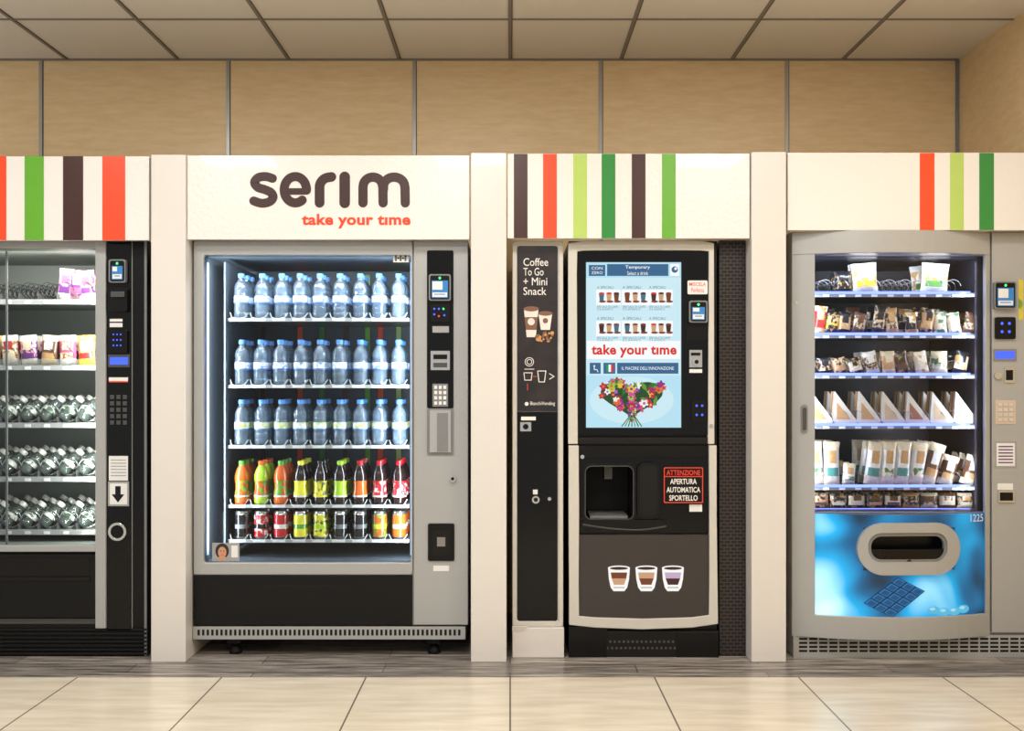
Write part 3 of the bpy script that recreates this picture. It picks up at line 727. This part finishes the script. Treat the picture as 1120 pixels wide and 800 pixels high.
while n<115:
    t=random.random()*6.2832; s_=math.sqrt(random.random()); cx,cy=heart(t,s_*.97); n+=1
    yy=y-.0003-n*.00004; r=random.uniform(2.2,5.2)*(1.0 if cy<448 else .6); c=random.choice(lf+lf+fl+fl)
    if c in lf: a=random.random()*6.3; b.poly([(cx+r*1.3*math.cos(a),cy+r*1.3*math.sin(a)),(cx+r*.5*math.cos(a+1.5),cy+r*.5*math.sin(a+1.5)),(cx-r*1.3*math.cos(a),cy-r*1.3*math.sin(a)),(cx-r*.5*math.cos(a+1.5),cy-r*.5*math.sin(a+1.5))],yy,c)
    else:
        a0=random.random(); pts=[]
        for k in range(20): rr=r*(1 if k%4<2 else .68); pts.append((cx+rr*math.cos(a0+k/20*6.2832),cy+rr*math.sin(a0+k/20*6.2832)))
        b.poly(pts,yy,c); b.disc(cx,cy,r*.35,yy-.00002,random.choice(fl),8)
for k in range(7): b.stroke([(689+k*.8,455),(691+(k-3)*3.6,466.5)],1.1,y-.0055,lf[k%3])
b.obj('touch_screen',e)
b=MB(); y=-.018
b.prism(rrect(752,307,774,322,1.5),y-.002,y,M_lab); b.text('MISCELA',(754,309,772,313),y-.0024,M_redtxt,.01); b.text('Perfetta',(756,315,770,320),y-.0024,M_redtxt)
reader(b,754,329,774,353,y)
b.pb(751,357,774,372,y-.001,y,M_black); b.pb(754,383,768,402,y-.006,y,M_chrome); b.cyl(762,396,4.6,y-.016,y-.006,M_chrome); b.cyl(762,396,2.2,y-.018,y-.016,M_black)
b.pb(756,386,766,389,y-.012,y-.006,M_black); b.q(754,404,768,408,y-.001,M_lab)
b.prism(rrect(756,438,775,462,1.5),y-.006,y,M_black)
for (a,c) in ((762,444),(768,444),(762,454),(768,454)): b.disc(a,c,1.3,y-.0065,M_led_b,8)
b.obj('payment_unit',e)

# dark side panel
M_br=bpy.data.materials.new('black_brick_panel'); M_br.use_nodes=True; nt=M_br.node_tree; bs=nt.nodes['Principled BSDF']
tc=nt.nodes.new('ShaderNodeTexCoord'); sp=nt.nodes.new('ShaderNodeSeparateXYZ'); cb=nt.nodes.new('ShaderNodeCombineXYZ'); br=nt.nodes.new('ShaderNodeTexBrick')
nt.links.new(tc.outputs['Object'],sp.inputs[0]); nt.links.new(sp.outputs[0],cb.inputs[0]); nt.links.new(sp.outputs[2],cb.inputs[1]); nt.links.new(cb.outputs[0],br.inputs[0])
br.inputs['Scale'].default_value=1; br.inputs['Brick Width'].default_value=.03; br.inputs['Row Height'].default_value=.016; br.inputs['Mortar Size'].default_value=.0022
br.inputs['Color1'].default_value=L(34,30,29); br.inputs['Color2'].default_value=L(28,25,24); br.inputs['Mortar'].default_value=L(66,60,57)
nt.links.new(br.outputs['Color'],bs.inputs['Base Color']); bs.inputs['Roughness'].default_value=.35; bs.inputs['Specular IOR Level'].default_value=.25
b=MB(); b.box(X(786.5),X(815.5),0.0,0.78,0,Z(263),M_br); b.obj('filler_panel',None,.003)

# ------------------------------------------------------------ machine 4 (snack machine)
e=empty('vending_machine',X(1000),0.4,0)
b=MB()
cab=cabinet(b,865,254,1137,692,888,280,1078,560,0.0,0.80,M_silver,M_dint4,0.62,zb=Z(694))
b.obj('cabinet',e,0.003)
xc=X(972); hw=X(1083)-X(866)
def warp(x,y):
    if y>=0.0: return 0.0
    u=(x-xc)/(hw/2)
    if abs(u)>=1: return 0.0
    return -0.085*(1-u*u)
b=MB(); b.warp=warp; NX=16
b.pb(866,254.5,1083,279,-.02,0,M_silver,NX)
b.pb(866,279,889,672,-.02,0,M_silver,3); b.pb(1077,279,1083,672,-.02,0,M_silver,2)
b.pb(866,671,1083,696,-.02,0,M_silver,NX)
b.obj('door_frame',e,.003)
b=MB(); b.warp=warp; b.q(889,279,1077,560,-.004,M_glass,NX); b.obj('glass',e)
b=MB()
b.pb(1085,254.5,1137,692,-.02,0,M_silver)
b.cyl(872,331,2,-.03,-.02,M_chrome); b.prism(rrect(876.5,443,883.5,474,3),-.045,-.02,M_silver2); b.prism(rrect(878,446,882,471,2),-.047,-.045,M_grey)
b.box(X(866),X(1137),-.025,.78,0,Z(694),M_silver)
for j in range(4):
    for k in range(24): b.q(874+k*11,698+j*4.4,883+k*11,700.4+j*4.4,-.0255,M_blackm)
b.obj('side_panel_and_base',e,.002)
m=bpy.data.materials.new('blue_graphic_print'); m.use_nodes=True; nt=m.node_tree; bs=nt.nodes['Principled BSDF']
tc=nt.nodes.new('ShaderNodeTexCoord'); n=nt.nodes.new('ShaderNodeTexNoise'); n.inputs['Scale'].default_value=3.4; n.inputs['Detail'].default_value=1.0; n.inputs['Distortion'].default_value=.5
nt.links.new(tc.outputs['Object'],n.inputs['Vector'])
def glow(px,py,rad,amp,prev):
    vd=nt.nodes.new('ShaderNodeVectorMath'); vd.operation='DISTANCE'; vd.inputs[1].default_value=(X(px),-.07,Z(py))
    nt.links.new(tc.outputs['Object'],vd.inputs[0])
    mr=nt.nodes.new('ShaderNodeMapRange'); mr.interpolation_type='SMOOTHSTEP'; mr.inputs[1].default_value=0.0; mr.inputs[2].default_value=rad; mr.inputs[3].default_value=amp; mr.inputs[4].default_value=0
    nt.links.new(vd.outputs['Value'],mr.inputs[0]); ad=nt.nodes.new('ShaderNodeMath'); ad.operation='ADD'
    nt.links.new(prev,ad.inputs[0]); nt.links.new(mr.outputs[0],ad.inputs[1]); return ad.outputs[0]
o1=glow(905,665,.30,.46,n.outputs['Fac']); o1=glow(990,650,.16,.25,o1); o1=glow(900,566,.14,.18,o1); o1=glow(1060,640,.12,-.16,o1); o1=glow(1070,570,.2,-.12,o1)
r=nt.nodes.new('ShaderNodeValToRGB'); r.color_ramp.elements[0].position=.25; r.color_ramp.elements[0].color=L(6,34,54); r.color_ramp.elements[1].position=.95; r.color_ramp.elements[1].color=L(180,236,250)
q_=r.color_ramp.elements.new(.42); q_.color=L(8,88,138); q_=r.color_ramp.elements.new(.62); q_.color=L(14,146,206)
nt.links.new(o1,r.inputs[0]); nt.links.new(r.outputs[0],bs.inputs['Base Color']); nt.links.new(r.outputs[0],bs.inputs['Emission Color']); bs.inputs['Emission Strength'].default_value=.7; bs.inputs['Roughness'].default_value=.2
M_bl=m
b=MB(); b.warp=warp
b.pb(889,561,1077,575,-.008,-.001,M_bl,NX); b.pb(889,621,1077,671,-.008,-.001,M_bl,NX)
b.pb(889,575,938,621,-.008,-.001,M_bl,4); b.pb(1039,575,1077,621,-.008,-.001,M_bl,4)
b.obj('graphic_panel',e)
b=MB(); b.warp=warp
b.ringp(rrect(932,570,1045,626,27.5,8),rrect(943,580.5,1030,612,14,8),-.03,-.004,M_silver)
b.ringp(rrect(943,580.5,1030,612,14,8),rrect(946,584,1026,609,11,8),-.022,.0-.002,M_silver2)
b.warp=None
b.box(X(938),X(1039),-.001,.0,Z(621),Z(575),M_black)
b.warp=warp
b.pb(945,598,1029,611,-.016,-.006,M_blackg,8)
b.obj('delivery_slot',e,.001)
b=MB(); b.warp=warp; y=-.0100
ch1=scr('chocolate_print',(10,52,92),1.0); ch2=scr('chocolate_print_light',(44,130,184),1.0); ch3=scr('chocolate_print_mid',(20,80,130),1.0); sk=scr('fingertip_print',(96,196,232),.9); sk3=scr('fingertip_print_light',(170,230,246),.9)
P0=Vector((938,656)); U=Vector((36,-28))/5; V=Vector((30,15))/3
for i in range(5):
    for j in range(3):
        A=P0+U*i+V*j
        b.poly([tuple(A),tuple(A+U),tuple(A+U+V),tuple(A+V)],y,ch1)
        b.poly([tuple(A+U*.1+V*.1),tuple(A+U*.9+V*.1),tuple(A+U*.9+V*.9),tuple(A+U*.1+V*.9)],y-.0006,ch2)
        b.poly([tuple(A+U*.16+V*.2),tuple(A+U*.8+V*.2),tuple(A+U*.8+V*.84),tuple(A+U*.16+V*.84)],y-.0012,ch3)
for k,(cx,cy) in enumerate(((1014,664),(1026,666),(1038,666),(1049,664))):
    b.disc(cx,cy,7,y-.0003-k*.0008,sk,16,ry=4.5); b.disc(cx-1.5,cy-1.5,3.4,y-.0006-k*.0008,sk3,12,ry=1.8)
b.text('1225',(1058,562,1074,570),y,M_lab)
b.obj('graphic_print',e)
b=MB(); yp=-.02
reader(b,1088,308,1112,338,yp)
b.prism(rrect(1089,347,1111,371,2),yp-.012,yp,M_black)
for i in range(2):
    for j in range(2): b.disc(1096+i*8,354+j*9,1.6,yp-.0125,M_led_b,8)
b.pb(1087,382,1112,395,yp-.004,yp,M_silver2); b.q(1089,384.5,1110,392.5,yp-.0045,M_lcd)
b.cyl(1092,411,4,yp-.012,yp,M_chrome); b.pb(1099,402,1110,419,yp-.006,yp,M_chrome); b.pb(1101,405,1108,416,yp-.010,yp-.006,M_black)
b.pb(1089,438,1111,464,yp-.002,yp,mat('keypad_beige',(198,178,160),.4)); keypad(b,1091,440,1109,462,yp-.002,3,4,M_cream)
b.pb(1088,483,1112,512,yp-.002,yp,M_labg); b.q(1090,485,1110,510,yp-.0025,M_lab)
for k in range(6): b.q(1092,488+k*3.5,1108,489.4+k*3.5,yp-.003,P_purple)
b.q(1091,529,1108,536,yp-.001,M_lab); b.pb(1092,537,1110,550,yp-.008,yp,M_chrome); b.pb(1094,539,1108,548,yp-.01,yp-.008,M_black)
b.q(1114,306,1119,350,yp-.001,two_tone('sticker_yellow_green',(206,190,60),(110,150,60),20))
b.obj('controls',e)
SS4=.10
sh4=[321,366,410,465,532,558]
b=MB(); coils=MB()
for py in sh4:
    z=Z(py,SS4)
    b.box(cab[0]+.004,cab[1]-.004,SS4,0.6,z-0.008,z,M_dint4)
    b.box(cab[0]+.004,cab[1]-.004,SS4-.006,SS4,z-0.018,z+0.002,M_silver2)
    b.box(cab[0]+.004,cab[1]-.03,SS4-.014,SS4-.006,z-0.004,z+0.008,M_ledstripb)
    for k in range(10):
        xx=X(903+k*17.6,SS4); b.box(xx-.014,xx+.014,SS4-.009,SS4-.006,z-.017,z-.006,M_lab)
for py in sh4[:-1]:
    for k in range(9):
        coils.helix(X(904+k*17.6,SS4),Z(py,SS4)+.036,SS4+.01,.5,.03,7,M_steel)
coils.obj('spiral_coils',e)
b.box(cab[1]-.03,cab[1]-.005,.02,.04,cab[2],cab[3],M_dint4)
b.obj('shelves',e)
area('lamp_top',((cab[0]+cab[1])/2,0.04,cab[3]-.015),(0,.6,-.8),.72,.03,3,(.80,.86,1),e)
zc=(cab[2]+cab[3])/2
area('lamp_left',(cab[0]+.012,0.03,zc),(.55,.83,0),.02,1.1,5,(.78,.84,1),e)
area('lamp_right',(cab[1]-.035,0.03,zc),(-.55,.83,0),.02,1.1,5,(.78,.84,1),e)
b=MB()
def z4(py): return Z(py,SS4)+.005
P_chip=two_tone('wrap_print_chips',(186,140,76),(222,214,194),40); P_bar=two_tone('wrap_print_bar',(56,40,32),(192,164,126),70); P_bar2=two_tone('wrap_print_dark',(28,26,30),(180,140,70),65,lo=.52,hi=.62); P_grc=two_tone('wrap_print_greencream',(74,112,76),(218,206,180),40)
pal=[P_bar,P_tan,P_cream,P_brn,P_bar2]
def pc(): return [random.choice(pal) for _ in range(4)]
for px,wd in ((926,.08),(950,.12),(1025,.13)):
    for r in range(2): b.packet(X(px,SS4),SS4+.04+r*.09,z4(321),wd,.14 if px>930 else .10,.04,[P_blk,P_bar2] if px<930 else [P_white,P_chip,P_cream,P_yel if px<1000 else P_grn],roll=random.uniform(-.14,.14))
for i,px in enumerate([897,911,925,940,962,979,1000,1015,1032,1048,1062]):
    for r in range(3): b.packet(X(px,SS4),SS4+.03+r*.08,z4(366),.062,random.choice((.10,.12,.13)),.03,[[P_chip,P_red],[P_bar2,P_yel,P_bar],[P_blk,P_tan],[P_brn,P_bar],[P_blk,P_bar],[P_tan,P_bar],[P_chip,P_blk],[P_bar2,P_tan],[P_grc,P_cream],[P_grc,P_cream],[P_brn,P_bar]][i],roll=random.uniform(-.2,.2))
for i,px in enumerate([905,922,940,958,975,992,1012,1032,1052]):
    for r in range(3): b.packet(X(px,SS4),SS4+.03+r*.08,z4(410),.065,.075 if i<3 else .105,.03,[[P_blk,P_bar],[P_bar,P_tan],[P_bar2,P_cream],[P_white,P_bar],[P_cream,P_tan],[P_bar2,P_brn],[P_chip,P_cream],[P_cream,P_grc],[P_blk,P_chip]][i],roll=random.uniform(-.25,.25))
for i,px in enumerate([896,912,930,955,972,988,1003,1016,1035,1060]):
    for r in range(3): b.packet(X(px,SS4),SS4+.03+r*.08,z4(532),.075 if i!=2 else .06,(.2 if i<8 else .14) if i!=2 else .1,.045,[P_cream,P_white,P_tan,P_teal if i%2 else P_grc] if i<7 else [P_cream,P_brn,P_white,P_tan],roll=random.uniform(-.1,.16) if i<7 else .3)
for i in range(9):
    for r in range(2): b.packet(X(900+i*20,SS4),SS4+.04+r*.08,z4(558),.08,.07,.03,pc(),roll=0)
b.obj('snack_packets')
b=MB()
M_bread=mat('sandwich_bread',(196,170,130),.6,var=.15); M_fill=mat('sandwich_filling',(150,96,72),.6,var=.3,scale=80); M_tri=mat('sandwich_wrap',(204,196,182),.25,coat=.4)
for i,px in enumerate([899,925,952,978,1005,1032,1058]):
    for r in range(2):
        x=X(px,SS4)-.055; y0=SS4+.02+r*.1; z=z4(465)
        T=[(0,0),(.125,0),(.012,.15)]
        for (ya,yb_,mm) in ((0,.018,M_tri),(.018,.026,M_bread),(.026,.04,M_fill),(.04,.06,M_bread)):
            vs=[(x+a,y0+ya,z+c) for a,c in T]+[(x+a,y0+yb_,z+c) for a,c in T]
            b.add(vs,[(0,1,2),(5,4,3),(0,3,4,1),(1,4,5,2),(2,5,3,0)],mm)
        b.add([(x+.02,y0-.001,z+.02),(x+.085,y0-.001,z+.02),(x+.02,y0-.001,z+.10)],[(0,1,2)],random.choice([M_bread,M_fill,P_tan]))
b.obj('sandwiches')

# ------------------------------------------------------------ world + camera
w=bpy.data.worlds.new('World'); scene.world=w; w.use_nodes=True
w.node_tree.nodes['Background'].inputs[0].default_value=(1.0,0.98,0.945,1); w.node_tree.nodes['Background'].inputs[1].default_value=0.62
cam=bpy.data.cameras.new('camera'); co=bpy.data.objects.new('camera',cam); scene.collection.objects.link(co)
co.location=(0,-D,CH); co.rotation_euler=(math.radians(90),0,0)
cam.sensor_fit='HORIZONTAL'; cam.sensor_width=36; cam.lens=36*F/1120
cam.shift_x=2/1120; cam.shift_y=18/1120
scene.camera=co
